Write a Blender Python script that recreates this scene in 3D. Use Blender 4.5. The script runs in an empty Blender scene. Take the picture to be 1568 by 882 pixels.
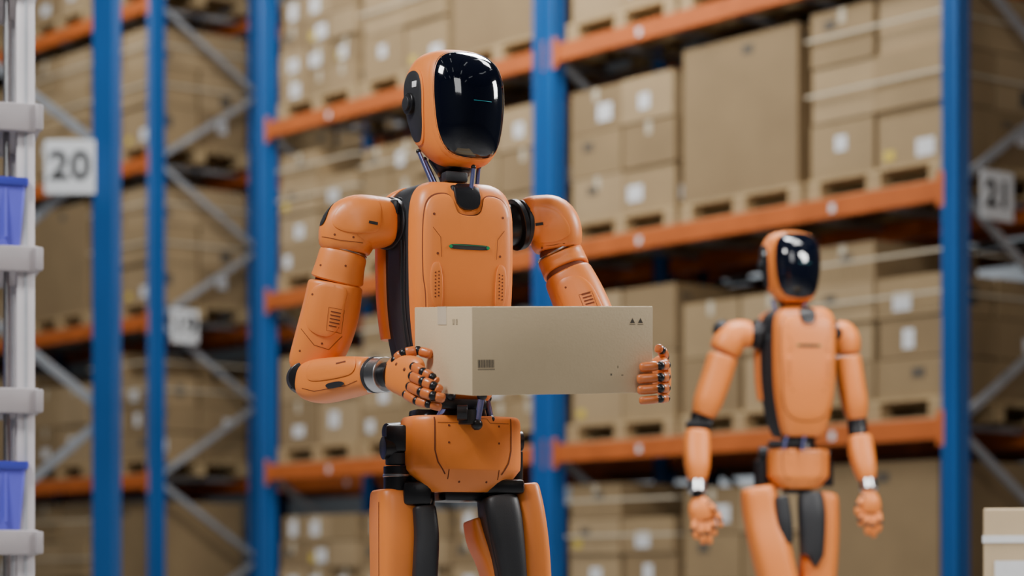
import bpy, bmesh, math, random
from mathutils import Vector, Matrix
from mathutils.bvhtree import BVHTree
random.seed(7)
pi=math.pi
sc=bpy.context.scene
F=3702.0; CY=-5.04; CZ=0.64

# ------------------------------------------------------------------ materials
def new_mat(name,col,rough=0.5,metal=0.0,var=0.0,scale=8.0,bump=0.0,bscale=60.0,coat=0.0,emit=None,es=1.0,stretch=(1,1,1),spec=0.5,crough=0.08):
    m=bpy.data.materials.new(name); m.use_nodes=True
    nt=m.node_tree; b=nt.nodes['Principled BSDF']
    b.inputs['Base Color'].default_value=(*col,1)
    b.inputs['Roughness'].default_value=rough
    b.inputs['Metallic'].default_value=metal
    b.inputs['Coat Weight'].default_value=coat
    b.inputs['Coat Roughness'].default_value=crough
    b.inputs['Specular IOR Level'].default_value=spec
    tc=nt.nodes.new('ShaderNodeTexCoord'); mp=nt.nodes.new('ShaderNodeMapping')
    mp.inputs['Scale'].default_value=stretch
    nt.links.new(tc.outputs['Object'],mp.inputs['Vector'])
    if var>0:
        n=nt.nodes.new('ShaderNodeTexNoise'); n.inputs['Scale'].default_value=scale; n.inputs['Detail'].default_value=6
        nt.links.new(mp.outputs[0],n.inputs['Vector'])
        r=nt.nodes.new('ShaderNodeValToRGB')
        r.color_ramp.elements[0].position=0.3; r.color_ramp.elements[1].position=0.7
        r.color_ramp.elements[0].color=(*[c*(1-var) for c in col],1)
        r.color_ramp.elements[1].color=(*[min(1,c*(1+var)) for c in col],1)
        nt.links.new(n.outputs['Fac'],r.inputs['Fac']); nt.links.new(r.outputs['Color'],b.inputs['Base Color'])
    if bump>0:
        n2=nt.nodes.new('ShaderNodeTexNoise'); n2.inputs['Scale'].default_value=bscale; n2.inputs['Detail'].default_value=4
        nt.links.new(mp.outputs[0],n2.inputs['Vector'])
        bp=nt.nodes.new('ShaderNodeBump'); bp.inputs['Strength'].default_value=bump; bp.inputs['Distance'].default_value=0.002
        nt.links.new(n2.outputs['Fac'],bp.inputs['Height']); nt.links.new(bp.outputs['Normal'],b.inputs['Normal'])
    if emit:
        b.inputs['Emission Color'].default_value=(*emit,1); b.inputs['Emission Strength'].default_value=es
    return m
ORANGE=new_mat('orange_shell',(0.80,0.222,0.036),0.44,0,0.03,6,0.05,400,coat=0.12,crough=.30)
DKOR=new_mat('orange_fingers',(0.58,0.15,0.035),0.34,0,0.05,20,0.06,400,coat=0.25,crough=.15)
BLACK=new_mat('black_joint',(0.010,0.010,0.012),0.32,0.2,0.1,20,0.1,200)
CHAR=new_mat('charcoal_panel',(0.018,0.019,0.022),0.5,0,0.08,20,0.15,500)
SEAM=new_mat('seam_dark',(0.16,0.035,0.008),0.8,0,0.05)
VISOR=new_mat('visor_glass',(0.002,0.003,0.008),0.05,0,0.02,coat=0.5,spec=0.5)
SILVER=new_mat('brushed_aluminium',(0.55,0.55,0.56),0.28,1.0,0.08,40,0.05,300)
ROD=new_mat('blue_violet_rod',(0.22,0.24,0.50),0.25,0.8,0.05)
GREEN=new_mat('green_led',(0.01,0.20,0.07),0.4,0,0.02,emit=(0.02,0.5,0.18),es=0.1)
CYAN=new_mat('cyan_led',(0.0,0.2,0.25),0.4,0,0.02,emit=(0.05,0.75,0.8),es=0.1)
WHITE=new_mat('label_white',(0.80,0.81,0.82),0.5,0,0.03,30)
YEL=new_mat('label_yellow',(0.70,0.52,0.08),0.5,0,0.03,30)
INK=new_mat('ink_black',(0.02,0.02,0.02),0.7,0,0.05)
INKB=new_mat('ink_on_cardboard',(0.10,0.085,0.065),0.8,0,0.05)
HCARD=new_mat('cardboard_held',(0.62,0.475,0.29),0.75,0,0.03,9,0.2,220)
TAPE=new_mat('packing_tape',(0.62,0.54,0.40),0.3,0,0.04,30)
CARDS=[new_mat('cardboard_%s'%k,c,0.8,0,0.09,3,0.2,60) for k,c in
   zip('abcd',[(0.34,0.235,0.118),(0.27,0.182,0.088),(0.39,0.275,0.145),(0.30,0.205,0.10)])]
WOOD=new_mat('pallet_wood',(0.42,0.30,0.15),0.8,0,0.25,6,0.3,50,stretch=(1,6,6))
BLUE=new_mat('rack_blue_paint',(0.010,0.100,0.33),0.42,0,0.12,3,0.1,60,stretch=(1,1,.3))
RORANGE=new_mat('rack_orange_paint',(0.56,0.135,0.028),0.45,0,0.12,5,0.1,60)
GALV=new_mat('galvanised_steel',(0.42,0.44,0.47),0.45,0.3,0.12,12,0.1,80)
DECK=new_mat('shelf_grey_lilac',(0.36,0.33,0.34),0.45,0.1,0.10,6,0.08,90)
POSTM=new_mat('shelf_post_pale',(0.60,0.57,0.59),0.45,0.1,0.06,6,0.08,90)
BIN=new_mat('tote_violet_blue',(0.10,0.10,0.60),0.4,0,0.06,6)
BINL=new_mat('tote_lip_blue',(0.04,0.05,0.42),0.35,0,0.06,6)
CONC=new_mat('polished_concrete',(0.30,0.30,0.30),0.35,0,0.15,1.2,0.15,12)
WALLM=new_mat('wall_panel_grey',(0.30,0.32,0.34),0.7,0,0.06,1.0,0.1,10)
CEILM=new_mat('ceiling_dark_grey',(0.08,0.085,0.09),0.8,0,0.06,1.0)
LAMP=new_mat('lamp_diffuser',(0.9,0.9,0.9),0.4,0,0.01,emit=(0.93,0.97,1.0),es=2.2)
HOUS=new_mat('lamp_housing',(0.4,0.4,0.4),0.5,0,0.05)

# ------------------------------------------------------------------ mesh builder
def chaikin(p,n=2,closed=True):
    for _ in range(n):
        q=[];N=len(p)
        for i in range(N if closed else N-1):
            a=p[i];b=p[(i+1)%N]
            q.append(tuple(a[k]*.75+b[k]*.25 for k in range(len(a))))
            q.append(tuple(a[k]*.25+b[k]*.75 for k in range(len(a))))
        if not closed: q=[p[0]]+q+[p[-1]]
        p=q
    return p
def catmull(P,sub):
    out=[];n=len(P)
    for i in range(n-1):
        p0=P[max(0,i-1)];p1=P[i];p2=P[i+1];p3=P[min(n-1,i+2)]
        for k in range(sub):
            t=k/sub
            out.append(tuple(.5*((2*b)+(-a+c)*t+(2*a-5*b+4*c-d)*t*t+(-a+3*b-3*c+d)*t**3) for a,b,c,d in zip(p0,p1,p2,p3)))
    out.append(tuple(P[-1])); return out

class MB:
    def __init__(s): s.v=[];s.f=[];s.m=[];s.mats=[]
    def mi(s,mat):
        if mat not in s.mats: s.mats.append(mat)
        return s.mats.index(mat)
    def loft(s,rings,mat,cap=True):
        k=s.mi(mat);b=len(s.v);n=len(rings[0])
        for r in rings: s.v+= [Vector(p) for p in r]
        for i in range(len(rings)-1):
            for j in range(n):
                a=b+i*n+j; c=b+i*n+(j+1)%n
                s.f.append((a,c,c+n,a+n)); s.m.append(k)
        if cap:
            s.f.append(tuple(b+j for j in reversed(range(n)))); s.m.append(k)
            e=b+(len(rings)-1)*n
            s.f.append(tuple(e+j for j in range(n))); s.m.append(k)
    def bvh(s): return BVHTree.FromPolygons(s.v,s.f)
    def box(s,c,size,mat,rot=None,bev=0.0,seg=2):
        bm=bmesh.new(); bmesh.ops.create_cube(bm,size=1)
        for v in bm.verts: v.co=Vector((v.co.x*size[0],v.co.y*size[1],v.co.z*size[2]))
        if bev>0: bmesh.ops.bevel(bm,geom=list(bm.edges),offset=bev,segments=seg,profile=.5,affect='EDGES')
        bm.verts.ensure_lookup_table(); k=s.mi(mat); b=len(s.v); c=Vector(c)
        R=rot if rot is not None else Matrix.Identity(3)
        bm.verts.index_update()
        for v in bm.verts: s.v.append(R@v.co+c)
        for f in bm.faces: s.f.append(tuple(b+v.index for v in f.verts)); s.m.append(k)
        bm.free()
    def qbox(s,x0,x1,y0,y1,z0,z1,mat):
        k=s.mi(mat);b=len(s.v)
        s.v+=[Vector(p) for p in [(x0,y0,z0),(x1,y0,z0),(x1,y1,z0),(x0,y1,z0),(x0,y0,z1),(x1,y0,z1),(x1,y1,z1),(x0,y1,z1)]]
        for f in [(3,2,1,0),(4,5,6,7),(0,1,5,4),(1,2,6,5),(2,3,7,6),(3,0,4,7)]:
            s.f.append(tuple(b+i for i in f)); s.m.append(k)
    def bar(s,p0,p1,w,h,mat,ref=(0,0,1)):
        p0=Vector(p0);p1=Vector(p1);t=(p1-p0).normalized();r=Vector(ref)
        a=t.cross(r).normalized(); c=a.cross(t).normalized()
        R=Matrix((t,a,c)).transposed()
        s.box((p0+p1)/2,((p1-p0).length,w,h),mat,R)
    def sphere(s,c,r,mat,n=12,sq=(1,1,1)):
        rings=[]
        for i in range(1,n):
            a=pi*i/n
            rings.append([Vector(c)+Vector((math.cos(2*pi*j/16)*math.sin(a)*r*sq[0],math.sin(2*pi*j/16)*math.sin(a)*r*sq[1],-math.cos(a)*r*sq[2])) for j in range(16)])
        s.loft(rings,mat)
    def sweep(s,path,radii,mat,n=28,ex=2.4,ref=(0,1,0),sub=5,capf=0.25,caps=5):
        """path: 3-D points; radii: (rx,ry) per point; rounded caps"""
        P=[tuple(p)+tuple(r if isinstance(r,(tuple,list)) else (r,r)) for p,r in zip(path,radii)]
        Q=catmull(P,sub) if len(P)>2 else [tuple(a+(b-a)*t/sub for a,b in zip(P[0],P[1])) for t in range(sub+1)]
        ref=Vector(ref); rings=[]
        pts=[Vector(q[:3]) for q in Q]; N=len(pts)
        def ring(c,t,rx,ry):
            b=(ref-t*ref.dot(t)).normalized(); sd=b.cross(t).normalized()
            out=[]
            for j in range(n):
                a=2*pi*j/n; ca=math.cos(a); sa=math.sin(a)
                out.append(c+sd*(rx*math.copysign(abs(ca)**(2/ex),ca))+b*(ry*math.copysign(abs(sa)**(2/ex),sa)))
            return out
        T=[(pts[min(N-1,i+1)]-pts[max(0,i-1)]).normalized() for i in range(N)]
        r0=min(Q[0][3],Q[0][4])*capf; r1=min(Q[-1][3],Q[-1][4])*capf
        for k in range(caps):
            a=(pi/2)*k/caps
            rings.append(ring(pts[0]+T[0]*r0*(1-math.cos(a)),T[0],Q[0][3]-r0*(1-math.sin(a)),Q[0][4]-r0*(1-math.sin(a))))
        for i in range(N):
            d0=(pts[i]-pts[0]).length; d1=(pts[i]-pts[-1]).length
            if d0>=r0 and d1>=r1: rings.append(ring(pts[i],T[i],Q[i][3],Q[i][4]))
        for k in range(caps-1,-1,-1):
            a=(pi/2)*k/caps
            rings.append(ring(pts[-1]-T[-1]*r1*(1-math.cos(a)),T[-1],Q[-1][3]-r1*(1-math.sin(a)),Q[-1][4]-r1*(1-math.sin(a))))
        s.loft(rings,mat)
    def cyl(s,p0,p1,r,mat,n=24,capf=0.08,ref=None):
        t=(Vector(p1)-Vector(p0)).normalized()
        if ref is None: ref=(0,0,1) if abs(t.y)>.7 else (0,1,0)
        s.sweep([p0,p1],[r,r],mat,n=n,ex=2,ref=ref,sub=1,capf=capf,caps=3)
    def patch(s,bvh,outline,h,mat,d=(0,1,0),edge=0.94,bulge=0.0,k=10,sink=0.003,origin=-1.0):
        """raised panel: outline in (x,z) [or (y,z) for side] projected on the surface"""
        d=Vector(d); n=len(outline); cx=sum(p[0] for p in outline)/n; cz=sum(p[1] for p in outline)/n
        def proj(a,b,off):
            if abs(d.y)>.5: o=Vector((a,origin*d.y,b))
            else: o=Vector((origin*d.x,a,b))
            hit=bvh.ray_cast(o,d)
            if hit[0] is None:
                hit=bvh.find_nearest(o+d*0.9) ; return Vector(hit[0])-d*off
            return hit[0]-d*off
        rs=[1.0,1.0]+[edge*(1-i/k) for i in range(k)]
        rings=[]
        for i,r in enumerate(rs):
            off=-sink if i==0 else (h*0.75 if i==1 else h+bulge*(1-r*r))
            r2=r if i!=1 else 0.995
            r2=max(r2,0.02)
            rings.append([proj(cx+(p[0]-cx)*r2,cz+(p[1]-cz)*r2,off) for p in outline])
        s.loft(rings,mat)
    def line(s,bvh,pts,w,mat,off=0.0008,step=0.006,d=(0,1,0)):
        d=Vector(d);Q=[]
        for i in range(len(pts)-1):
            a=Vector((*pts[i],0));b=Vector((*pts[i+1],0)); m=max(1,int((b-a).length/step))
            for j in range(m): Q.append(a.lerp(b,j/m))
        Q.append(Vector((*pts[-1],0)))
        k=s.mi(mat);base=len(s.v)
        for i,q in enumerate(Q):
            t=(Q[min(len(Q)-1,i+1)]-Q[max(0,i-1)]).normalized(); nn=Vector((-t.y,t.x,0))*w/2
            for sg in (-1,1):
                a=q+nn*sg
                o=Vector((a.x,-d.y,a.y)) if abs(d.y)>.5 else Vector((-d.x,a.x,a.y))
                hit=bvh.ray_cast(o,d)
                if hit[0] is None: hit=bvh.find_nearest(o+d)
                s.v.append(hit[0]-d*off)
        for i in range(len(Q)-1):
            a=base+2*i; s.f.append((a,a+1,a+3,a+2)); s.m.append(k)
    def mesh(s,name,sharp=32):
        me=bpy.data.meshes.new(name); me.from_pydata([tuple(v) for v in s.v],[],s.f)
        for m in s.mats: me.materials.append(m)
        me.polygons.foreach_set('material_index',s.m); me.update()
        bm=bmesh.new(); bm.from_mesh(me); bmesh.ops.recalc_face_normals(bm,faces=bm.faces); bm.to_mesh(me); bm.free()
        me.polygons.foreach_set('use_smooth',[True]*len(me.polygons))
        me.set_sharp_from_angle(angle=math.radians(sharp))
        return me
    def obj(s,name,parent=None,mat=None,sharp=32):
        o=bpy.data.objects.new(name,s.mesh(name,sharp)); sc.collection.objects.link(o)
        if mat is not None: o.matrix_world=mat
        if parent is not None:
            o.parent=parent; o.matrix_parent_inverse=parent.matrix_world.inverted()
        return o
def empty(name,loc=(0,0,0)):
    e=bpy.data.objects.new(name,None); e.empty_display_size=.2; sc.collection.objects.link(e)
    e.matrix_world=Matrix.Translation(loc); return e
def place(name,me,loc,ang=0,parent=None):
    o=bpy.data.objects.new(name,me); sc.collection.objects.link(o)
    o.matrix_world=Matrix.Translation(loc)@Matrix.Rotation(ang,4,'Z')
    if parent is not None:
        o.parent=parent; o.matrix_parent_inverse=parent.matrix_world.inverted()
    return o
def rrect(x0,x1,z0,z1,c=0.25,n=3):
    m=min(x1-x0,z1-z0)*c
    return chaikin([(x0+m,z0),(x1-m,z0),(x1,z0+m),(x1,z1-m),(x1-m,z1),(x0+m,z1),(x0,z1-m),(x0,z0+m)],n)
def dot(x,z,r=.003): return [(x+r*math.cos(a*pi/4),z+r*math.sin(a*pi/4)) for a in range(8)]

# blueprint conversion: drawing coordinates (front elevation sheet) -> metres at a stated depth
def sheet(D):
    def at(px,py,dy=0.0):
        k=(D+dy)/F
        return Vector(((px-784)*k, CY+D+dy, CZ+(897-py)*k))
    return at

# ------------------------------------------------------------------ robot parts
def build_head(M,parent):
    rows=[(0,.034,-.070,-.030),(.008,.052,-.094,-.010),(.024,.067,-.108,.018),(.050,.079,-.116,.046),(.095,.088,-.120,.070),
          (.135,.0915,-.119,.084),(.175,.091,-.112,.088),(.207,.082,-.096,.078),(.228,.064,-.072,.058),(.238,.038,-.042,.032),(.241,.012,-.018,.008)]
    b=MB(); Q=catmull(rows,5); n=64; ex=2.5; rings=[]
    for z,a,f,k in Q:
        cy=(f+k)/2+.0; d=(k-f)/2
        rings.append([(a*math.copysign(abs(math.cos(t))**(2/ex),math.cos(t)),cy+d*math.copysign(abs(math.sin(t))**(2/ex),math.sin(t)),z) for t in [2*pi*j/n for j in range(n)]])
    b.loft(rings,ORANGE)
    bv=b.bvh()
    out=chaikin([(-.030,.010),(.030,.010),(.058,.022),(.074,.055),(.082,.10),(.085,.15),(.082,.190),(.068,.220),(.036,.236),(-.036,.236),(-.068,.220),(-.082,.190),(-.085,.15),(-.082,.10),(-.074,.055),(-.058,.022)],3)
    def sc_(o,k,c=(0,.125)): return [(c[0]+(p[0]-c[0])*k,c[1]+(p[1]-c[1])*k) for p in o]
    b.patch(bv,sc_(out,1.02),.003,ORANGE,k=4)
    b.patch(bv,sc_(out,0.975),.0036,INK,k=4)
    b.patch(bv,sc_(out,0.96),.0055,VISOR,edge=.97,bulge=.003,k=20)
    b.line(bv,[(-.016,.128),(.026,.128)],.0009,CYAN,off=.0110)
    for sg in (-1,1):
        side=chaikin([(-.045,.050),(.0,.045),(.038,.070),(.048,.12),(.044,.17),(.018,.195),(-.03,.19),(-.052,.15)],3)
        b.patch(bv,sc_(side,1.08,(0,.12)),.003,ORANGE,d=(-sg,0,0),k=4)
        b.patch(bv,side,.0042,CHAR,d=(-sg,0,0),k=6)
        x=sg*.088
        b.cyl((x,-.004,.125),(x+sg*.014,-.004,.125),.022,BLACK,ref=(0,0,1))
        b.cyl((x,-.004,.125),(x+sg*.019,-.004,.125),.014,CHAR,ref=(0,0,1))
        b.box((x+sg*.0075,-.022,.163),(.003,.018,.012),WHITE,bev=.0005)
    b.sweep([(0,-.03,-.012),(0,-.02,.03)],[(.034,.040),(.05,.05)],BLACK,sub=2,ref=(0,1,0))
    return b.obj('head',parent,M)

def build_torso(M,parent,S=1):
    rows=[(.0,.60,.66),(.015,.68,.74),(.06,.80,.85),(.13,.92,.93),(.20,.98,.98),(.28,1.0,1.0),(.345,1.0,1.0),(.385,.985,.98),(.415,.92,.92),(.434,.80,.82),(.444,.66,.70)]
    Q=catmull(rows,4)
    def lay(b,poly,mat,n=2,dz0=0,kx=1,rows=Q):
        pl=chaikin(poly,n)
        b.loft([[(x*sx*kx,y*sy,z) for x,y in pl] for z,sx,sy in rows],mat)
    b=MB()
    lay(b,[(-.113,-.055),(-.111,-.078),(-.102,-.105),(-.070,-.116),(.070,-.116),(.102,-.105),(.111,-.078),(.113,-.055),(.09,-.02),(-.09,-.02)],ORANGE)
    bv=b.bvh()
    plate=chaikin([(-.080,.412),(-.036,.418),(-.030,.385),(-.018,.372),(.018,.372),(.030,.385),(.036,.418),(.080,.412),(.096,.375),(.096,.25),(.089,.215),(.086,.10),(.05,.05),(-.05,.05),(-.086,.10),(-.089,.215),(-.096,.25),(-.096,.375)],3)
    def s2(o,k,c=(0,.23)): return [(c[0]+(p[0]-c[0])*k,c[1]+(p[1]-c[1])*k) for p in o]
    b.patch(bv,s2(plate,1.018),.0012,SEAM,k=8,edge=.97)
    b.patch(bv,plate,.0050,ORANGE,k=16,edge=.98)
    bv2=b.bvh()
    slot=rrect(-.045,.045,.302,.313,.45)
    b.patch(bv2,slot,.0012,INK,k=3)
    for sg in(-1,1): b.patch(bv2,rrect(sg*.0405-.004,sg*.0405+.004,.3035,.3115,.4),.002,GREEN,k=2)
    b.line(bv2,[(-.036,.3110),(.036,.3110)],.0010,GREEN,off=.002)
    for sg in(-1,1):
        # raised flank ribs beside the belly with vent perforations
        rib=chaikin([(sg*.060,.275),(sg*.078,.275),(sg*.084,.25),(sg*.080,.19),(sg*.062,.17),(sg*.056,.20)],2)
        b.patch(bv2,rib,.0022,ORANGE,k=4,edge=.93,sink=.001)
        bv3=b.bvh()
        for i in range(8):
            for j in range(2):
                b.patch(bv3,dot(sg*(.066+.007*j),.255-.0070*i-.002*j,.0018),.0005,SEAM,k=1)
        b.line(bv2,[(sg*.078,.345),(sg*.062,.325),(sg*.060,.285)],.0010,SEAM)
        for (x,z) in [(.068,.292),(.055,.155),(.075,.372)]:
            b.patch(bv2,dot(sg*x,z,.0028),.0006,SEAM,k=1)
    b.patch(bv,chaikin([(-.028,.442),(-.028,.402),(-.016,.384),(.016,.384),(.028,.402),(.028,.442)],1),.008,BLACK,k=4)
    b.box((0,-.112,.400),(.020,.012,.012),CHAR,bev=.002)
    b.obj('chest_shell',parent,M)
    c=MB()
    lay(c,[(-.108,-.075),(-.116,-.06),(-.130,.02),(-.132,.05),(.132,.05),(.130,.02),(.116,-.06),(.108,-.075)],CHAR,1,kx=.99)
    bc=c.bvh()
    for sg in (-1,1):
        c.patch(bc,chaikin([(-.040,.06),(-.010,.04),(.005,.10),(.012,.22),(.010,.33),(-.03,.36),(-.045,.33),(-.042,.2)],2),.004,CHAR,d=(-sg,0,0),k=5)
        c.line(bc,[(-.052,.08),(-.050,.20),(-.056,.30),(-.05,.37)],.003,INK,off=.002,d=(-sg,0,0))
    c.obj('side_panels',parent,M)
    d=MB()
    lay(d,[(-.125,.022),(-.143,.035),(-.142,.07),(-.10,.105),(.10,.105),(.142,.07),(.143,.035),(.125,.022)],ORANGE,2,rows=[r for r in Q if r[0]>=.115])
    bd=d.bvh()
    d.patch(bd,rrect(-.10,.10,.14,.40,.2),.005,ORANGE,d=(0,-1,0))
    d.obj('back_shell',parent,M)

def build_pelvis(M,parent):
    rows=[(0,.64,.74),(.005,.69,.79),(.022,.82,.90),(.042,.955,.99),(.055,1.0,1),(.12,1.0,1),(.140,1.0,.99),(.150,.985,.97),(.156,.95,.93)]
    pl=chaikin([(-.122,-.030),(-.117,-.052),(-.080,-.086),(.080,-.086),(.117,-.052),(.122,-.030),(.122,.05),(.07,.08),(-.07,.08),(-.122,.05)],2)
    b=MB(); b.loft([[(x*sx,y*sy,z) for x,y in pl] for z,sx,sy in catmull(rows,3)],ORANGE)
    bv=b.bvh()
    for sg in(-1,1):
        b.line(bv,[(sg*.084,.152),(sg*.084,.085),(sg*.078,.06),(sg*.062,.035)],.0026,SEAM,off=.001)
        b.line(bv,[(sg*.055,.045),(sg*.055,.025)],.002,SEAM)
        for (x,z) in [(.055,.10),(.055,.135),(.03,.02)]:
            b.patch(bv,dot(sg*x,z,.0024),.0006,SEAM,k=1)
    b.line(bv,[(-.078,.141),(-.035,.141),(-.028,.150),(.028,.150),(.035,.141),(.078,.141)],.0010,SEAM)
    b.box((0,0,-.004),(.10,.09,.03),BLACK,bev=.008)
    b.obj('pelvis_shell',parent,M)

def finger(b,pts,r,col=None):
    n=len(pts)-1
    for i in range(n):
        p=Vector(pts[i]);q=Vector(pts[i+1]);t=(q-p);L=t.length;t.normalize()
        r0=r*(1-.10*i/n); r1=r*(1-.10*(i+1)/n)
        ref=(0,0,1) if abs(t.z)<.7 else (0,1,0)
        b.sweep([p+t*r*.35,q-t*r*.25],[r0,r1],col or DKOR,n=14,ex=2.6,ref=ref,sub=3,capf=.75 if i==n-1 else .4,caps=4)
        b.sphere(p,r0*.93,BLACK,8)

def leg_rest(b,at,kx,ky,ax,ay,S,ppm):
    """shin and foot below the thigh"""
    k=at(kx,ky,0); a=at(ax,ay,.03); 
    b.cyl(k+Vector((-.05*S,0,0)),k+Vector((.05*S,0,0)),.05*S,BLACK)
    b.sweep([k+Vector((0,-.005,-.03)),k.lerp(a,.35)+Vector((0,.01,0)),Vector((a.x,a.y,.12))],[(.05*S,.055*S),(.052*S,.06*S),(.034*S,.036*S)],ORANGE,ex=3)
    b.cyl((a.x-.035,a.y,.085),(a.x+.035,a.y,.085),.035,BLACK)
    b.sweep([(a.x,a.y+.07,.038),(a.x,a.y-.02,.045),(a.x,a.y-.17,.030)],[(.038,.036),(.045,.043),(.040,.028)],CHAR,ref=(0,0,1),ex=3)

# ================================================================== ROBOT carrying the box
A=sheet(5.04); R=lambda p:p/735.0
rob=empty('humanoid_robot',(-.1,0,0))
def mframe(at,px,py,ang,S=1,dy=0,tilt=0,roll=0):
    return Matrix.Translation(at(px,py,dy))@Matrix.Rotation(ang,4,'Z')@Matrix.Rotation(tilt,4,'X')@Matrix.Rotation(roll,4,'Y')@Matrix.Scale(S,4)
dg=math.radians
build_head(mframe(A,686,260,dg(30),1.01,0,dg(4),dg(0)),rob)
build_torso(mframe(A,687,616,dg(22),1.0),rob)
build_pelvis(mframe(A,704,755,dg(22),1.0),rob)
# neck + waist
b=MB()
b.sweep([A(700,330),A(694,290),A(686,250)],[R(24),R(17),R(22)],BLACK)
for i,(y,r) in enumerate([(312,27),(298,22),(284,20),(270,24),(262,26)]): b.cyl(A(696,y+4),A(695,y-4),R(r),BLACK if i%2 else CHAR,capf=.2)
b.box(A(703,298,-.085),(.045,.03,.035),BLACK,Matrix.Rotation(dg(22),3,'Z'),.005)
b.box(A(696,272,-.07),(.05,.03,.022),CHAR,Matrix.Rotation(dg(22),3,'Z'),.005)
for p,q in [((641,232,-.05),(664,286,-.06)),((725,256,-.09),(721,294,-.09)),((650,244,-.02),(672,292,-.03)),((733,256,-.03),(730,290,-.03))]:
    b.cyl(A(*p),A(*q),R(3.2),ROD); b.sphere(A(*p),R(4),BLACK,8); b.sphere(A(*q),R(6),BLACK,8)
b.obj('neck_mechanism',rob)
b=MB()
b.sweep([A(703,590),A(705,625),A(707,665)],[(R(46),R(40)),(R(38),R(38)),(R(46),R(40))],BLACK)
b.box(A(650,636,-.03),(.055,.05,.022),BLACK,Matrix.Rotation(dg(22),3,'Z'),.006)
b.box(A(705,620,-.07),(.10,.05,.022),BLACK,Matrix.Rotation(dg(22),3,'Z'),.006)
b.cyl(A(718,628,-.09),A(718,650,-.09),R(16),CHAR)
b.cyl(A(700,632,-.11),A(716,632,-.11),R(12),BLACK)
for p,q in [((690,606,-.10),(668,646,-.08)),((738,606,-.10),(730,650,-.10)),((676,612,-.02),(655,640,-.05)),((745,610,-.02),(752,645,-.05))]:
    b.cyl(A(*p),A(*q),R(5),ROD); b.sphere(A(*p),R(8),BLACK,8); b.sphere(A(*q),R(9),BLACK,8)
b.obj('waist_mechanism',rob)
w=lambda l:[(A(px,py).x,A(px,py).z) for px,py in l]
def dots(b,bv,l,r=.0024):
    for px,py in l:
        q=A(px,py); b.patch(bv,dot(q.x,q.z,r),.0006,SEAM,k=1)
# ---- arm on the viewer's left
b=MB()
b.cyl(A(640,346,-.02),A(590,342,-.06),R(33),BLACK)
b.cyl(A(612,344,-.04),A(604,343,-.05),R(41),BLACK,n=36,capf=.05)
b.cyl(A(600,343,-.05),A(592,342,-.06),R(40),CHAR,n=36,capf=.05)
b.cyl(A(590,342,-.06),A(584,342,-.06),R(37),BLACK,n=36,capf=.05)
b.box(A(604,318,-.09),(.018,.03,.03),BLACK,None,.004)
b.obj('shoulder_joint_r',rob)
b=MB()
b.sweep([A(597,342,-.06),A(572,341,-.075),A(547,344,-.085),A(533,358,-.085),A(529,388,-.085)],[(R(36),R(36)),(R(39),R(39)),(R(43),R(42)),(R(44),R(42)),(R(38),R(39))],ORANGE,ex=2.9,capf=.22,n=48)
bv=b.bvh()
b.patch(bv,w(chaikin([(495,360),(487,342),(496,322),(512,311),(525,315),(512,330),(504,356)],3)),.004,CHAR,k=5)
cp=chaikin([(588,314),(560,313),(532,324),(516,346),(516,362),(540,372),(572,372),(590,366)],3)
b.patch(bv,w(cp),.0022,ORANGE,k=8,edge=.95,sink=.001)
b.line(bv,w([(500,376),(530,383),(562,386)]),.0012,SEAM)
dots(b,bv,[(578,352),(548,378),(572,322),(520,374)])
b.line(bv,w([(571,355),(584,357)]),.006,INK,off=.003)
b.obj('shoulder_cap_r',rob)
b=MB()
b.sweep([A(528,378,-.085),A(514,440,-.08),A(490,540,-.06)],[R(30),R(33),R(30)],SEAM)
b.sweep([A(526,388,-.085),A(521,408,-.085),A(516,430,-.08)],[R(36),R(37),R(40)],ORANGE,capf=.10,n=40)
b.cyl(A(527,384,-.085),A(526,388,-.085),R(36),SILVER,n=40)
b.sweep([A(514,434,-.08),A(507,475,-.075),A(494,520,-.065),A(478,556,-.055),A(470,572,-.05)],[(R(41),R(40)),(R(43),R(42)),(R(42),R(42)),(R(36),R(38)),(R(29),R(32))],ORANGE,capf=.12,n=40,ex=2.7)
bv=b.bvh()
pn=chaikin([(484,452),(506,444),(540,450),(536,475),(528,510),(512,528),(486,520),(474,505),(478,470)],3)
b.patch(bv,w(pn),.0032,ORANGE,k=8,edge=.95)
b.line(bv,w([(468,512),(488,537),(510,544),(530,524)]),.0012,SEAM)
bv=b.bvh()
for i in range(5):
    b.line(bv,w([(514-i*.8,488+i*5.2),(529-i*.8,491+i*5.2)]),.0024,SEAM,off=.001)
b.line(bv,w([(511,482),(534,486),(529,520),(507,516),(511,482)]),.0008,SEAM)
dots(b,bv,[(486,462),(466,545),(500,535),(536,420),(498,418)])
b.obj('upper_arm_r',rob)
b=MB()
b.cyl(A(462,580,-.02),A(466,578,-.10),R(24),BLACK)
b.box(A(456,580,-.07),(.03,.05,.05),BLACK,None,.008)
b.sphere(A(452,586,-.08),R(9),CHAR,8)
b.sweep([A(470,584,-.07),A(492,584,-.10),A(530,578,-.16),A(572,573,-.225)],[(R(26),R(28)),(R(33),R(33)),(R(31),R(31)),(R(25),R(26))],ORANGE,capf=.2,n=40,ref=(0,1,0),ex=2.9)
bv=b.bvh()
pn=chaikin([(478,572),(488,558),(530,553),(556,556),(556,586),(530,592),(488,594),(476,588)],3)
b.patch(bv,w(pn),.003,ORANGE,k=6)
b.patch(bv,w(chaikin([(506,599),(530,596),(540,600),(532,605),(512,607)],2)),.004,CHAR,k=3)
b.line(bv,w([(470,602),(490,608),(540,604),(558,598)]),.0012,SEAM)
b.line(bv,w([(525,570),(540,568)]),.003,SEAM,off=.004)
b.cyl(A(564,574,-.21),A(592,574,-.25),R(26.5),SILVER,n=40)
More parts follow.
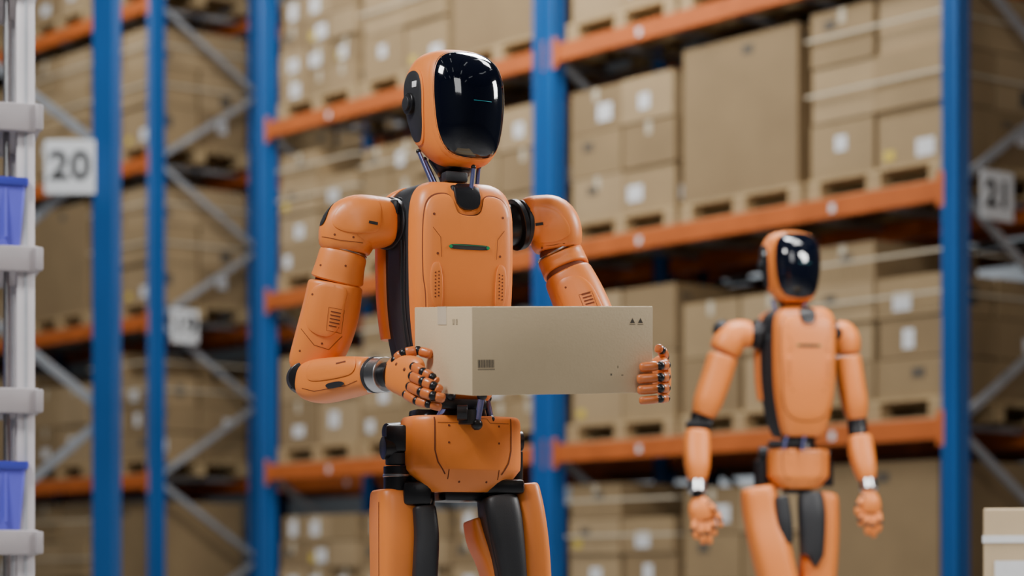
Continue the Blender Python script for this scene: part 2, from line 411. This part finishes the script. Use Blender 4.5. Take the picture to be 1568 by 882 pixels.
b.cyl(A(574,574,-.225),A(578,574,-.232),R(27.2),CHAR,n=40)
b.cyl(A(588,574,-.245),A(602,574,-.27),R(19),BLACK,n=30)
b.obj('forearm_r',rob)
b=MB()
b.sweep([A(596,572,-.262),A(612,574,-.29),A(630,578,-.325),A(640,582,-.345)],[(R(22),R(12)),(R(28),R(15)),(R(31),R(14)),(R(28),R(11))],ORANGE,ref=(-.5,-.85,0),capf=.5,n=30)
for p in [(608,558,-.31),(620,566,-.335)]: b.sphere(A(*p),R(3),SEAM,6)
finger(b,[A(634,562,-.345),A(648,570,-.375),A(662,578,-.385),A(672,588,-.385)],.0105)
finger(b,[A(632,576,-.350),A(648,584,-.385),A(664,591,-.400),A(679,600,-.400)],.0108)
finger(b,[A(628,592,-.345),A(645,600,-.385),A(663,606,-.405),A(684,611,-.405)],.0105)
finger(b,[A(622,604,-.335),A(638,614,-.370),A(656,619,-.390),A(678,624,-.395)],.0095)
finger(b,[A(606,552,-.290),A(618,541,-.300),A(640,537,-.300),A(664,544,-.315)],.0110)
b.obj('hand_r',rob)
# ---- arm on the viewer's right
b=MB()
b.cyl(A(758,346,.03),A(800,343,.055),R(33),BLACK)
b.cyl(A(786,345,.04),A(793,344,.045),R(40),BLACK,n=36,capf=.05)
b.cyl(A(795,344,.05),A(802,344,.055),R(38),CHAR,n=36,capf=.05)
b.obj('shoulder_joint_l',rob)
b=MB()
b.sweep([A(801,340,.055),A(822,338,.065),A(842,342,.07),A(850,358,.07),A(854,384,.07)],[(R(35),R(36)),(R(38),R(39)),(R(42),R(42)),(R(42),R(42)),(R(37),R(39))],ORANGE,ex=2.9,capf=.2,n=48)
bv=b.bvh()
cp=chaikin([(808,312),(835,312),(862,326),(876,350),(868,364),(838,372),(812,366)],3)
b.patch(bv,w(cp),.0022,ORANGE,k=8,edge=.95,sink=.001)
b.line(bv,w([(820,385),(850,380),(880,372)]),.0012,SEAM)
b.line(bv,w([(820,343),(832,341)]),.006,INK,off=.003)
dots(b,bv,[(830,377),(864,356),(822,328)])
b.obj('shoulder_cap_l',rob)
b=MB()
b.sweep([A(852,378,.07),A(872,430,.06),A(905,510,.04)],[R(30),R(32),R(30)],SEAM)
b.cyl(A(854,384,.07),A(856,388,.07),R(36.5),SILVER,n=40)
b.sweep([A(856,388,.07),A(862,402,.07),A(868,416,.065)],[R(36),R(36.5),R(37)],ORANGE,capf=.10,n=40)
b.sweep([A(869,421,.065),A(885,455,.055),A(903,495,.045),A(918,530,.035),A(924,545,.03)],[R(38),R(41),R(41),R(36),R(28)],ORANGE,capf=.12,n=40,ex=2.6)
bv=b.bvh()
b.patch(bv,w(chaikin([(848,432),(880,418),(904,430),(920,462),(935,500),(885,515),(862,470)],3)),.0035,ORANGE,k=8,edge=.95)
bv=b.bvh()
for i in range(4): b.line(bv,w([(890+i*2,452+i*5),(904+i*2,448+i*5)]),.0024,SEAM,off=.001)
b.line(bv,w([(886,452),(906,446),(916,474),(896,478),(886,452)]),.0008,SEAM)
dots(b,bv,[(868,408),(866,440)])
b.obj('upper_arm_l',rob)
b=MB()
b.sphere(A(926,552,.03),R(27),BLACK)
b.sweep([A(928,556,.02),A(950,560,-.05),A(975,566,-.13),A(992,570,-.19)],[R(28),R(29),R(25),R(20)],ORANGE,ref=(0,0,1))
b.cyl(A(993,570,-.19),A(999,572,-.22),R(20),SILVER)
b.obj('forearm_l',rob)
b=MB()
b.sweep([A(1001,572,-.21),A(1010,574,-.25),A(1016,578,-.30),A(1016,580,-.33)],[(R(20),R(10)),(R(28),R(11)),(R(30),R(11)),(R(26),R(9))],ORANGE,ref=(1,-.2,0),capf=.4)
for i,(y,tx) in enumerate([(558,977),(576,973),(593,974),(609,977)]):
    finger(b,[A(1014,y,-.325),A(1020,y+1,-.358),A(1011,y+2,-.386),A(tx,y+5,-.391)],.0102 if i<3 else .009)
finger(b,[A(1014,556,-.26),A(1018,546,-.29),A(1013,536,-.32),A(1005,532,-.335)],.0100)
b.obj('hand_l',rob)
# ---- legs
b=MB()
b.cyl(A(592,664,-.02),A(640,660,.02),R(16),BLACK); b.cyl(A(586,686,-.04),A(626,686,-.02),R(18),BLACK)
b.box(A(608,672,-.03),(.045,.05,.055),BLACK,None,.006)
b.cyl(A(609,694,-.03),A(609,712,-.03),R(19),CHAR); b.cyl(A(609,714,-.03),A(609,752,-.03),R(22),BLACK)
b.cyl(A(609,726,-.03),A(609,731,-.03),R(23.2),SILVER)
b.sweep([A(645,725,-.03),A(650,790,-.03)],[R(20),R(16)],BLACK)
b.box(A(640,756,-.04),(.06,.06,.05),BLACK,None,.01)
b.sweep([A(605,750,-.0),A(605,790,-.0),A(604,860,0),A(602,1000,.01)],[(R(34),.062),(R(35),.070),(R(33),.070),(R(30),.055)],ORANGE,ex=3.6,capf=.2,n=44,ref=(-.3,1,0))
bv=b.bvh()
b.sweep([A(648,776,-.045),A(652,820,-.05),A(650,880,-.05),A(644,990,-.03)],[(R(18),.03),(R(19),.032),(R(19),.032),(R(17),.03)],CHAR,ex=3.5,capf=.25,n=32,ref=(-.2,1,0))
b.line(bv,w([(582,770),(582,882)]),.0014,SEAM)
leg_rest(b,A,610,1018,606,1310,1.0,735)
b.obj('leg_r',rob)
b=MB()
b.cyl(A(786,676,.06),A(799,676,.065),R(16),BLACK); b.cyl(A(788,692,.05),A(788,735,.05),R(13),BLACK)
b.box(A(770,746,-.01),(.09,.07,.03),BLACK,None,.008)
b.sweep([A(752,742,.01),A(757,800,.01)],[R(24),R(24)],BLACK)
b.sweep([A(799,742,.03),A(804,790,.03),A(811,860,.03),A(820,1000,.03)],[(R(20),.055),(R(24),.068),(R(25),.068),(R(24),.055)],ORANGE,ex=3.4,capf=.25,n=44,ref=(-.3,1,0))
b.sweep([A(761,762,-.01),A(767,800,-.015),A(778,870,-.015),A(790,1000,0)],[(R(28),.045),(R(30),.05),(R(24),.05),(R(20),.045)],CHAR,ex=3.4,capf=.25,n=40,ref=(-.3,1,0))
bv=b.bvh()
b.line(bv,w([(742,775),(752,830),(764,884)]),.0015,INK)
b.sweep([A(722,796,.02),A(732,830,.02),A(752,880,.02),A(776,1000,.02)],[(R(9),.045),(R(13),.05),(R(13),.05),(R(12),.045)],ORANGE,ex=3,capf=.4,n=30,ref=(-.3,1,0))
leg_rest(b,A,806,1018,812,1310,1.0,735)
b.obj('leg_l',rob)

# ---- the carried carton
bx=empty('cardboard_box',(0,0,0))
a0=dg(22); Lx,Wy,Hz=.375,.315,.166
Fb=A(723,606,-.5)
Rm=Matrix.Rotation(a0,4,'Z')@Matrix.Rotation(dg(-2.6),4,'Y')@Matrix.Rotation(dg(5.9),4,'X')
MB_=Matrix.Translation(Fb)@Rm
b=MB(); b.box((Lx/2,Wy/2,Hz/2),(Lx,Wy,Hz),HCARD,None,.0018)
b.qbox(.002,Lx-.002,Wy/2-.001,Wy/2+.001,Hz,Hz+.0006,INKB)
b.qbox(0.0,Lx,Wy/2-.024,Wy/2+.024,Hz,Hz+.0009,TAPE)
b.qbox(-.0008,0,Wy/2-.024,Wy/2+.024,Hz-.034,Hz+.0009,TAPE)
b.qbox(Lx,Lx+.0008,Wy/2-.024,Wy/2+.024,Hz-.034,Hz+.0009,TAPE)
e=-.0006
x=.012
for i in range(13):
    wd=[.0012,.0022,.0008,.0018][i%4]; b.qbox(x,x+wd,e,0,.052,.067,INKB); x+=wd+[.0009,.0013][i%2]
for i in range(12): b.qbox(.012+i*.0029,.0135+i*.0029,e,0,.0475,.050,INKB)
def tri(cx,z):
    k=b.mi(INKB);n=len(b.v)
    b.v+=[Vector((cx-.0055,e,z)),Vector((cx+.0055,e,z)),Vector((cx,e,z+.010))]; b.f.append((n,n+1,n+2)); b.m.append(k)
    b.qbox(cx-.006,cx+.006,e,0,z-.003,z-.0018,INKB)
tri(.331,.134); tri(.348,.134)
b.qbox(.285,.288,e,0,.034,.038,INKB); b.qbox(.30,.3012,e,0,.048,.053,INKB); b.qbox(.308,.312,e,0,.034,.0355,INKB)
for yy in (.075,.092):
    b.qbox(-.0006,0,yy,yy+.0015,.135,.143,INKB); b.qbox(-.0006,0,yy+.006,yy+.0072,.135,.143,INKB); b.qbox(-.0006,0,yy-.001,yy+.008,.133,.134,INKB)
b.obj('carton',bx,MB_)

# ================================================================== second robot (standing)
B=sheet(8.39); R2=lambda p:p/441.0
rb2=empty('humanoid_robot.001',(.9,3.35,0))
build_head(mframe(B,1206,466,dg(16),1.04,0,dg(3),0),rb2)
build_torso(mframe(B,1222,670,dg(11),1.0),rb2)
build_pelvis(mframe(B,1220,749,dg(11),.87),rb2)
b=MB()
b.sweep([B(1218,500),B(1214,480),B(1208,456)],[R2(15),R2(11),R2(14)],BLACK)
b.sweep([B(1222,655),B(1222,675),B(1222,700)],[R2(34),R2(26),R2(32)],BLACK)
b.box(B(1205,680,-.06),(.13,.04,.025),BLACK,None,.006)
for p,q in [((1182,459,-.03),(1192,487,-.04)),((1232,464,-.04),(1230,487,-.04)),((1232,668,-.09),(1228,690,-.09)),((1205,668,-.09),(1200,688,-.09))]:
    b.cyl(B(*p),B(*q),R2(3),ROD)
b.obj('neck_and_waist_mechanism',rb2)
b=MB()
b.cyl(B(1180,512,0),B(1146,512,-.02),R2(21),BLACK)
b.cyl(B(1158,512,-.01),B(1163,512,-.01),R2(25),CHAR)
b.sphere(B(1106,505,-.02),R2(15),CHAR)
b.sweep([B(1154,515,-.02),B(1136,512,-.02),B(1119,520,-.02),B(1108,540,-.02)],[R2(19),R2(22),R2(25),R2(24)],ORANGE,capf=.2)
b.sweep([B(1107,545,-.02),B(1098,575,-.02),B(1084,615,-.02),B(1076,636,-.02)],[R2(23),R2(23),R2(22),R2(17)],ORANGE,capf=.12)
b.sweep([B(1078,630,0),B(1072,648,0),B(1069,668,-.01)],[R2(18),R2(17),R2(17)],BLACK)
b.box(B(1070,650,-.04),(.09,.03,.03),BLACK,None,.008)
b.sweep([B(1068,660,-.02),B(1067,685,-.03),B(1068,715,-.05),B(1068,738,-.06)],[R2(19),R2(21),R2(19),R2(13)],ORANGE,capf=.15,ex=2.7)
b.cyl(B(1068,738,-.06),B(1068,754,-.07),R2(15),SILVER)
b.cyl(B(1068,754,-.07),B(1069,764,-.07),R2(9),BLACK)
b.sweep([B(1069,762,-.07),B(1073,778,-.08),B(1078,797,-.08)],[(R2(11),R2(8)),(R2(19),R2(10)),(R2(19),R2(9))],ORANGE,capf=.4)
for i,(x0,x1,x2,y0,y1,y2) in enumerate([(1064,1062,1068,795,812,826),(1074,1073,1078,798,818,834),(1083,1084,1088,798,817,834),(1091,1093,1094,795,808,821)]):
    finger(b,[B(x0,y0,-.085),B(x1,y1,-.10),B(x2,y2,-.09)],R2(4.8),ORANGE)
finger(b,[B(1084,772,-.09),B(1096,782,-.10),B(1103,797,-.10),B(1103,808,-.10)],R2(5),ORANGE)
b.obj('arm_r',rb2)
b=MB()
b.cyl(B(1262,512,.03),B(1290,512,.03),R2(21),BLACK)
b.sweep([B(1278,514,.03),B(1288,512,.03),B(1295,522,.03),B(1297,542,.03)],[R2(18),R2(21),R2(22),R2(20)],ORANGE,capf=.2)
b.sweep([B(1298,546,.03),B(1302,580,.03),B(1309,620,.03),B(1312,642,.03)],[R2(20),R2(21),R2(20),R2(15)],ORANGE,capf=.12)
b.sweep([B(1311,636,.03),B(1313,655,.03),B(1315,672,.02)],[R2(14),R2(15),R2(14)],BLACK)
b.sweep([B(1316,668,.02),B(1319,692,.01),B(1325,720,-.01),B(1329,738,-.02)],[R2(18),R2(20),R2(17),R2(12)],ORANGE,capf=.15,ex=2.7)
b.cyl(B(1329,736,-.02),B(1331,750,-.03),R2(14),SILVER)
b.sweep([B(1331,752,-.03),B(1331,768,-.04),B(1331,786,-.04)],[(R2(10),R2(8)),(R2(17),R2(10)),(R2(18),R2(9))],ORANGE,capf=.4)
for i,(x0,x1,x2,y0,y1,y2) in enumerate([(1320,1317,1319,784,796,806),(1328,1327,1329,787,803,820),(1337,1337,1338,787,805,824),(1345,1347,1344,784,800,816)]):
    finger(b,[B(x0,y0,-.045),B(x1,y1,-.06),B(x2,y2,-.05)],R2(4.8),ORANGE)
finger(b,[B(1322,762,-.05),B(1314,774,-.06),B(1313,790,-.06)],R2(5),ORANGE)
b.obj('arm_l',rb2)
b=MB()
b.cyl(B(1162,695,0),B(1176,695,0),R2(12),BLACK); b.cyl(B(1167,705,0),B(1167,745,0),R2(13),BLACK)
b.sweep([B(1160,745,0),B(1168,790,0),B(1182,850,-.02),B(1200,930,-.03),B(1203,960,-.03)],[(R2(26),.07),(R2(30),.075),(R2(31),.075),(R2(28),.07),(R2(24),.055)],ORANGE,ex=3,capf=.3,n=36)
b.sweep([B(1196,760,-.055),B(1201,800,-.06),B(1207,832,-.06)],[(R2(11),.03),(R2(12),.03),(R2(7),.02)],CHAR,ex=3,capf=.3)
leg_rest(b,B,1204,972,1206,1150,.95,441)
b.obj('leg_r',rb2)
b=MB()
b.cyl(B(1262,700,.03),B(1270,700,.03),R2(11),BLACK); b.cyl(B(1265,705,.03),B(1265,745,.03),R2(11),BLACK)
b.sweep([B(1264,755,.04),B(1258,800,.04),B(1252,870,.04),B(1248,960,.03)],[(R2(18),.065),(R2(26),.07),(R2(29),.07),(R2(24),.055)],ORANGE,ex=3,capf=.3,n=36)
b.sweep([B(1240,755,-.02),B(1243,790,-.03),B(1243,850,-.03),B(1240,858,-.03)],[(R2(19),.035),(R2(21),.04),(R2(18),.035),(R2(15),.03)],CHAR,ex=3,capf=.3)
leg_rest(b,B,1248,972,1250,1150,.95,441)
b.obj('leg_l',rb2)

# ================================================================== pallet racks
U=Vector((.627,-.779,0)); V=Vector((.779,.627,0)); ANG=math.atan2(-.779,.627)
def W(X,D): return Vector((X,D+CY,0))
P2=W(.294,17.0); BAY=3.67; DEP=1.05
ZB=[.17,1.565,2.965,4.365,5.765]; TOP=7.2
def post(b,x,y,w=.12,d=.11,top=TOP):
    pr=[(-w/2,-d/2),(-.022,-d/2),(-.016,-d/2+.012),(.016,-d/2+.012),(.022,-d/2),(w/2,-d/2),(w/2,-.018),(w/2-.01,-.012),(w/2-.01,.012),(w/2,.018),(w/2,d/2),(-w/2,d/2)]
    b.loft([[(x+p,y+q,z) for p,q in pr] for z in (0,top)],BLUE)
    b.qbox(x-w/2-.03,x+w/2+.03,y-d/2-.03,y+d/2+.03,0,.012,BLUE)
def frame(b,x):
    post(b,x,0); post(b,x,DEP)
    zf=.18
    while zf<TOP-.8:
        b.bar((x,.05,zf+.04),(x,DEP-.05,zf+.66),.03,.045,GALV)
        b.bar((x,DEP-.05,zf+.74),(x,.05,zf+1.36),.03,.045,GALV)
        zf+=1.4
def rack(name,origin,nb,double=()):
    e=empty(name,origin); M=Matrix.Translation(origin)@Matrix.Rotation(ANG,4,'Z')
    b=MB()
    for i in range(nb+1):
        frame(b,i*BAY)
        if i in double: post(b,i*BAY-.10,-.02,.09,.11)
    b.obj('upright_frames',e,M,20)
    b=MB()
    for i in range(nb):
        x0=i*BAY+.06; x1=(i+1)*BAY-.06
        for z in ZB:
            for y in (-.02,DEP+.02):
                b.box(((x0+x1)/2,y,z),(x1-x0,.05,.125),RORANGE,None,.006,1)
            for xe,s in ((x0,1),(x1,-1)):
                b.box((xe+s*.012,-.052,z),(.024+.03,.012,.21),RORANGE,None,.003,1)
            for k in range(6):
                xx=x0+(x1-x0)*(k+.5)/6; b.qbox(xx-.02,xx+.02,0,DEP,z+.02,z+.055,GALV)
            for k in (.25,.75):
                xx=x0+(x1-x0)*k; b.qbox(xx-.022,xx+.022,-.0470,-.0455,z-.03,z+.02,WHITE)
    b.obj('beams',e,M,30)
    return M
def load(seed,nx,ny,nz,h,wrap=False):
    rn=random.Random(seed); b=MB(); w,d=1.12,1.0
    for y in (-.45,0,.45): b.qbox(-w/2,w/2,y-.05,y+.05,0,.02,WOOD)
    for x in (-.5,0,.5):
        for y in (-.45,0,.45): b.qbox(x-.06,x+.06,y-.05,y+.05,.02,.10,WOOD)
    for i in range(7): b.qbox(-w/2,w/2,-.5+i*.148,-.5+i*.148+.112,.118,.14,WOOD)
    for x in (-.5,0,.5): b.qbox(x-.05,x+.05,-.5,.5,.10,.118,WOOD)
    bw=(w-.04)/nx; bd=(d-.02)/ny; bh=(h)/nz
    for k in range(nz):
        for i in range(nx):
            for j in range(ny):
                if k==nz-1 and rn.random()<.12 and nx>1 and (i,j)!=(0,0): continue
                g=rn.uniform(.005,.014); ox=rn.uniform(-.014,.014); oy=rn.uniform(-.014,.014)
                x0=-w/2+.02+i*bw+g+ox; x1=-w/2+.02+(i+1)*bw-g+ox; y0=-d/2+.01+j*bd+g+oy; y1=-d/2+.01+(j+1)*bd-g+oy
                z0=.14+k*bh; z1=z0+bh-.007; m=rn.choice(CARDS)
                b.qbox(x0,x1,y0,y1,z0,z1,m)
                if j==0:
                    cx=(x0+x1)/2
                    if rn.random()<.5: b.qbox(cx-.025,cx+.025,y0-.002,y0,z1-.09,z1,TAPE)
                    if rn.random()<.45:
                        lx=rn.uniform(x0+.04,max(x0+.05,x1-.20)); lz=rn.uniform(z0+.03,max(z0+.04,z1-.17)); 
                        b.qbox(lx,lx+rn.uniform(.08,.15),y0-.003,y0,lz,lz+rn.uniform(.09,.13),WHITE)
                    elif rn.random()<.5:
                        lx=rn.uniform(x0+.04,x1-.16); b.qbox(lx,lx+.10,y0-.003,y0,z1-.12,z1-.06,INKB)
                    if rn.random()<.15: b.qbox(x0+.05,x0+.13,y0-.003,y0,z0+.04,z0+.10,YEL)
                if i==nx-1:
                    if rn.random()<.5:
                        ly=rn.uniform(y0+.04,max(y0+.05,y1-.18)); lz=rn.uniform(z0+.03,max(z0+.04,z1-.16))
                        b.qbox(x1,x1+.003,ly,ly+rn.uniform(.07,.13),lz,lz+rn.uniform(.07,.12),rn.choice([WHITE,WHITE,INKB]))
                    if rn.random()<.4:
                        for q in range(3): b.qbox(x1,x1+.003,y0+.05+q*.035,y0+.07+q*.035,z1-.10,z1-.06,INKB)
        if wrap and k in (nz-1,nz-2):
            zz=.14+(k+.5)*bh; 
            b.qbox(-w/2+.005,w/2-.005,-d/2-.016,-d/2-.013,zz-.008,zz+.008,TAPE); b.qbox(w/2-.004,w/2+.0,-d/2-.016,d/2,zz-.008,zz+.008,TAPE)
    return b.mesh('pallet_load_%d'%seed,30)
LV=[load(1,2,2,3,.92),load(2,1,1,1,1.02),load(3,2,2,4,.98,True),load(4,2,2,2,.74),load(5,3,2,3,.88,True),load(6,2,1,2,.90),load(7,2,2,3,1.04,True),load(8,3,2,4,.84)]
def fill(M,nb,pick):
    for i in range(nb):
        for l,z in enumerate(ZB):
            for k in range(3):
                v=pick(i,l,k)
                if v is None: continue
                x=i*BAY+.09+ (BAY-.18)*(k+.5)/3; 
                p=M@Vector((x,DEP/2,z+.0625)); place('pallet_of_cardboard_boxes',LV[v],p,ANG)
rn=random.Random(11)
table={(1,2,0):0,(1,2,1):1,(1,2,2):6,(1,1,0):5,(1,1,1):3,(1,1,2):2,(0,3,0):7,(0,3,1):6,(0,2,0):2,(0,2,1):4,(0,2,2):0,(1,3,0):0}
def pick(i,l,k): return table.get((i,l,k),rn.randrange(8))
Om=P2-U*BAY
Mm=rack('pallet_rack',Om,2,double=(1,)); fill(Mm,2,pick)
Ol=W(-3.127,21.24)-U*BAY*2
Ml=rack('pallet_rack',Ol,2); fill(Ml,2,pick)
Ob=Om+V*1.5-U*BAY*1
Mb=rack('pallet_rack',Ob,4); fill(Mb,4,lambda i,l,k: None if rn.random()<.4 else rn.randrange(8))
# near single upright frame with braces
PA=W(-2.48,14.8); e=empty('rack_upright_frame',PA)
b=MB()
angA=math.atan2(.30,-.95)
post(b,0,0,.135,.12); post(b,1.0,0,.135,.12)
zf=.09
while zf<6.2:
    b.bar((.05,0,zf+.05),(.95,0,zf+.72),.03,.05,GALV); b.bar((.95,0,zf+.88),(.05,0,zf+1.55),.03,.05,GALV); zf+=1.6
b.obj('posts_and_braces',e,Matrix.Translation(PA)@Matrix.Rotation(angA,4,'Z'),20)

def sign(text,c,nrm_ang,w,h):
    e=empty('rack_number_sign',c); M=Matrix.Translation(c)@Matrix.Rotation(nrm_ang,4,'Z')
    b=MB(); b.box((0,0,0),(w,.012,h),WHITE,None,.003,1)
    b.box((0,-.0065,0),(w*.94,.001,h*.94),WHITE); b.obj('plate',e,M)
    cu=bpy.data.curves.new('numerals','FONT'); cu.body=text; cu.size=h*.74; cu.align_x='CENTER'; cu.align_y='CENTER'; cu.offset=h*.026; cu.extrude=.0008; cu.space_character=1.08
    o=bpy.data.objects.new('numerals',cu); sc.collection.objects.link(o); cu.materials.append(INK)
    o.matrix_world=M@Matrix.Translation((0,-.009,0))@Matrix.Rotation(pi/2,4,'X'); o.parent=e; o.matrix_parent_inverse=e.matrix_world.inverted()
S1=sheet(14.65); c=S1(107,256); sign('20',c,0,.305,.325)
q=Mm@Vector((2*BAY+.095,.255,0)); sign('21',Vector((q.x,q.y,2.935)),math.atan2(V.y,V.x),.29,.29)
q=Ml@Vector((2*BAY+.095,.235,0)); sign('19',Vector((q.x,q.y,CZ+(897-499)/174.0)),math.atan2(V.y,V.x),.27,.30)

# ================================================================== foreground-left tote shelf
S2=sheet(6.2)
b=MB()
corner=S2(58,897); corner.z=0
e=empty('tote_shelving_unit',corner)
Msh=Matrix.Translation(corner)@Matrix.Rotation(dg(16),4,'Z')
xr=-.006; xl=xr-.046
for (xa,xb) in ((xl,xr),(xl-.85,xr-.85)):
    for yy in (.04,.47):
        b.box(((xa+xb)/2,yy,1.15),(xb-xa,.04,2.3),POSTM,None,.004)
        b.box(((xa+xb)/2,yy-.021,1.15),(.008,.003,2.3),GALV)
for xx in (xl-.022,xl-.05): b.cyl((xx,.07,0),(xx,.07,2.3),.008,SILVER)
for py0,py1 in [(-58,-15),(160,203),(378,417),(595,634),(812,850),(1030,1068),(1230,1268)]:
    z1=S2(0,py0).z; z0=S2(0,py1).z
    b.box((-.46,.26,(z0+z1)/2-.01),(.95,.50,.012),DECK,None,.003)
    b.box((-.46,0,(z0+z1)/2),(.925,.03,z1-z0),DECK,None,.006)
    b.box((0,.24,(z0+z1)/2-.004),(.012,.46,(z1-z0)*.8),DECK,None,.004)
    b.box((.002,-.008,(z0+z1)/2),(.02,.03,(z1-z0)*.9),DECK,None,.004)
b.obj('frame',e,Msh)
def tote(b,cx,cy,zb,w,d,h):
    def rr(w,d,z): return [(cx+x*w/2,cy+y*d/2,z) for x,y in chaikin([(-1,-.9),(-.9,-1),(.9,-1),(1,-.9),(1,.9),(.9,1),(-.9,1),(-1,.9)],1)]
    b.loft([rr(w*.84,d*.9,zb),rr(w*.95,d*.97,zb+h*.9),rr(w*.95,d*.97,zb+h),rr(w*.91,d*.93,zb+h),rr(w*.80,d*.86,zb+.01)],BIN)
    b.loft([rr(w*1.0,d*1.0,zb+h*.89),rr(w*1.02,d*1.02,zb+h*.93),rr(w*1.02,d*1.02,zb+h),rr(w*.93,d*.95,zb+h),rr(w*.93,d*.95,zb+h*.89)],BINL)
    for x in (-.25,.0,.25): b.box((cx+x*w,cy-d*.475,zb+h*.5),(.008,.008,h*.7),BIN)
b=MB()
# totes stand proud of the posts on the shelf lip
for py0,py1 in [(267,374),(700,808),(485,591)]:
    z1=S2(0,py0).z; z0=S2(0,py1).z
    for cx in ([-.150,-.41,-.67] if py0!=485 else [-.5,-.76]): tote(b,cx+(.010 if py0!=485 else 0),.17 if py0==485 else .195-.0,z0-.012,.235,.42,z1-z0)
b.obj('totes',e,Msh)
# bottom-right carton stack on a pallet
S3=sheet(6.6); z1=S3(0,778).z; c3=S3(1506,778); c3.z=0
e=empty('carton_stack',c3); Mst=Matrix.Translation(c3)@Matrix.Rotation(dg(-13),4,'Z'); xl=0
b=MB(); cy=.28
for y in (-.25,0,.25): b.qbox(xl,xl+.8,cy+y-.04,cy+y+.04,0,.10,WOOD)
for i in range(6): b.qbox(xl+i*.14,xl+i*.14+.1,cy-.28,cy+.3,.10,.12,WOOD)
hh=(z1-.12)/3
for kx in range(2):
    for i in range(3):
        b.box((xl+.2+kx*.405,cy,.12+hh*(i+.5)),(.4,.56,hh-.003),HCARD if (i+kx)%2==0 else CARDS[2],None,.003,1)
        b.qbox(xl+.03+kx*.4,xl+.2+kx*.4,cy-.2825,cy-.281,.12+hh*i+.03,.12+hh*i+.10,WHITE)
for z in (z1-.085,z1-.13-hh):
    b.qbox(xl-.002,xl+.81,cy-.2845,cy-.2815,z-.010,z+.010,WHITE); b.qbox(xl-.003,xl-.001,cy-.284,cy+.28,z-.010,z+.010,WHITE)
b.obj('cartons',e,Mst)

# ================================================================== building shell
def slab(name,x0,x1,y0,y1,z0,z1,m):
    b=MB(); b.qbox(x0,x1,y0,y1,z0,z1,m); return b.obj(name)
slab('floor',-16,16,-13,30,-.1,0,CONC)
slab('ceiling',-16,16,-13,30,9.0,9.1,CEILM)
slab('wall_back',-16,16,30,30.1,0,9,WALLM)
slab('wall_front',-16,16,-13.1,-13,0,9,WALLM)
slab('wall_left',-16.1,-16,-13,30,0,9,WALLM)
slab('wall_right',16,16.1,-13,30,0,9,WALLM)
b=MB()
for x in range(-14,15,4):
    b.qbox(x-.1,x+.1,-13,30,8.6,9.0,CEILM)
b.obj('roof_beams')
def area(name,loc,tgt,size,en,col=(1,1,1),sy=None):
    l=bpy.data.lights.new(name,'AREA'); l.energy=en; l.color=col; l.size=size
    if sy: l.shape='RECTANGLE'; l.size_y=sy
    o=bpy.data.objects.new(name,l); sc.collection.objects.link(o); o.location=loc
    o.rotation_euler=(Vector(tgt)-Vector(loc)).to_track_quat('-Z','Y').to_euler(); return o
b=MB(); 
for x in (-6,-3,-0.5,2.5,6):
    for y in (-9,-5,-1,3):
        b.qbox(x-.08,x+.08,y-.9,y+.9,7.8,7.86,HOUS); b.qbox(x-.07,x+.07,y-.88,y+.88,7.77,7.799,LAMP)
        for yy in (-.7,.7): b.qbox(x-.005,x+.005,y+yy-.005,y+yy+.005,7.86,9,HOUS)
b.obj('hanging_luminaires')
area('key_light',(-2.8,-2.0,4.8),(-.1,0,1.2),1.2,280,(1,.98,.96))
area('side_light',(3.2,0.6,2.9),(0,0,1.2),.9,140,(1,.98,.95))
area('rim_light',(0.8,2.6,4.6),(0,0,1.3),1.2,240,(.97,.98,1))
area('front_light',(1.0,-8.5,5.5),(0,0,1.2),3.0,170,(1,.99,.98))
area('robot_fill_light',(2.2,1.8,5.2),(1.0,3.35,1.0),1.2,110,(1,.98,.95))
c1=P2-V*2.4+U*.8
area('aisle_light',(c1.x,c1.y,7.7),(P2.x,P2.y,2.0),5,480,(1,.98,.95),1.0)
c2=W(-3.1,21.2)-V*2.6
area('aisle_light.001',(c2.x,c2.y,7.6),(-3.1,16.2,2.0),4,170,(.97,.98,1),1.0)
area('frame_light',(-1.6,6.2,5.6),(-2.8,9.7,2.6),1.0,120,(.96,.98,1))
area('added_back_wall_fill',(4.5,27.0,4.0),(4.5,30,1.6),4,300,(.95,.98,1))  # added light without a fixture, brightens the back wall behind the low rack gaps
w=bpy.data.worlds.new('world'); sc.world=w; w.use_nodes=True
w.node_tree.nodes['Background'].inputs[0].default_value=(.80,.88,1,1); w.node_tree.nodes['Background'].inputs[1].default_value=.8

cam=bpy.data.cameras.new('camera'); co=bpy.data.objects.new('camera',cam); sc.collection.objects.link(co)
co.location=(0,CY,CZ); co.rotation_euler=(pi/2,0,0)
cam.lens=85; cam.sensor_width=36; cam.shift_y=(897-441)/1568
cam.clip_end=200
cam.dof.use_dof=True; cam.dof.focus_distance=4.9; cam.dof.aperture_fstop=2.6
sc.camera=co
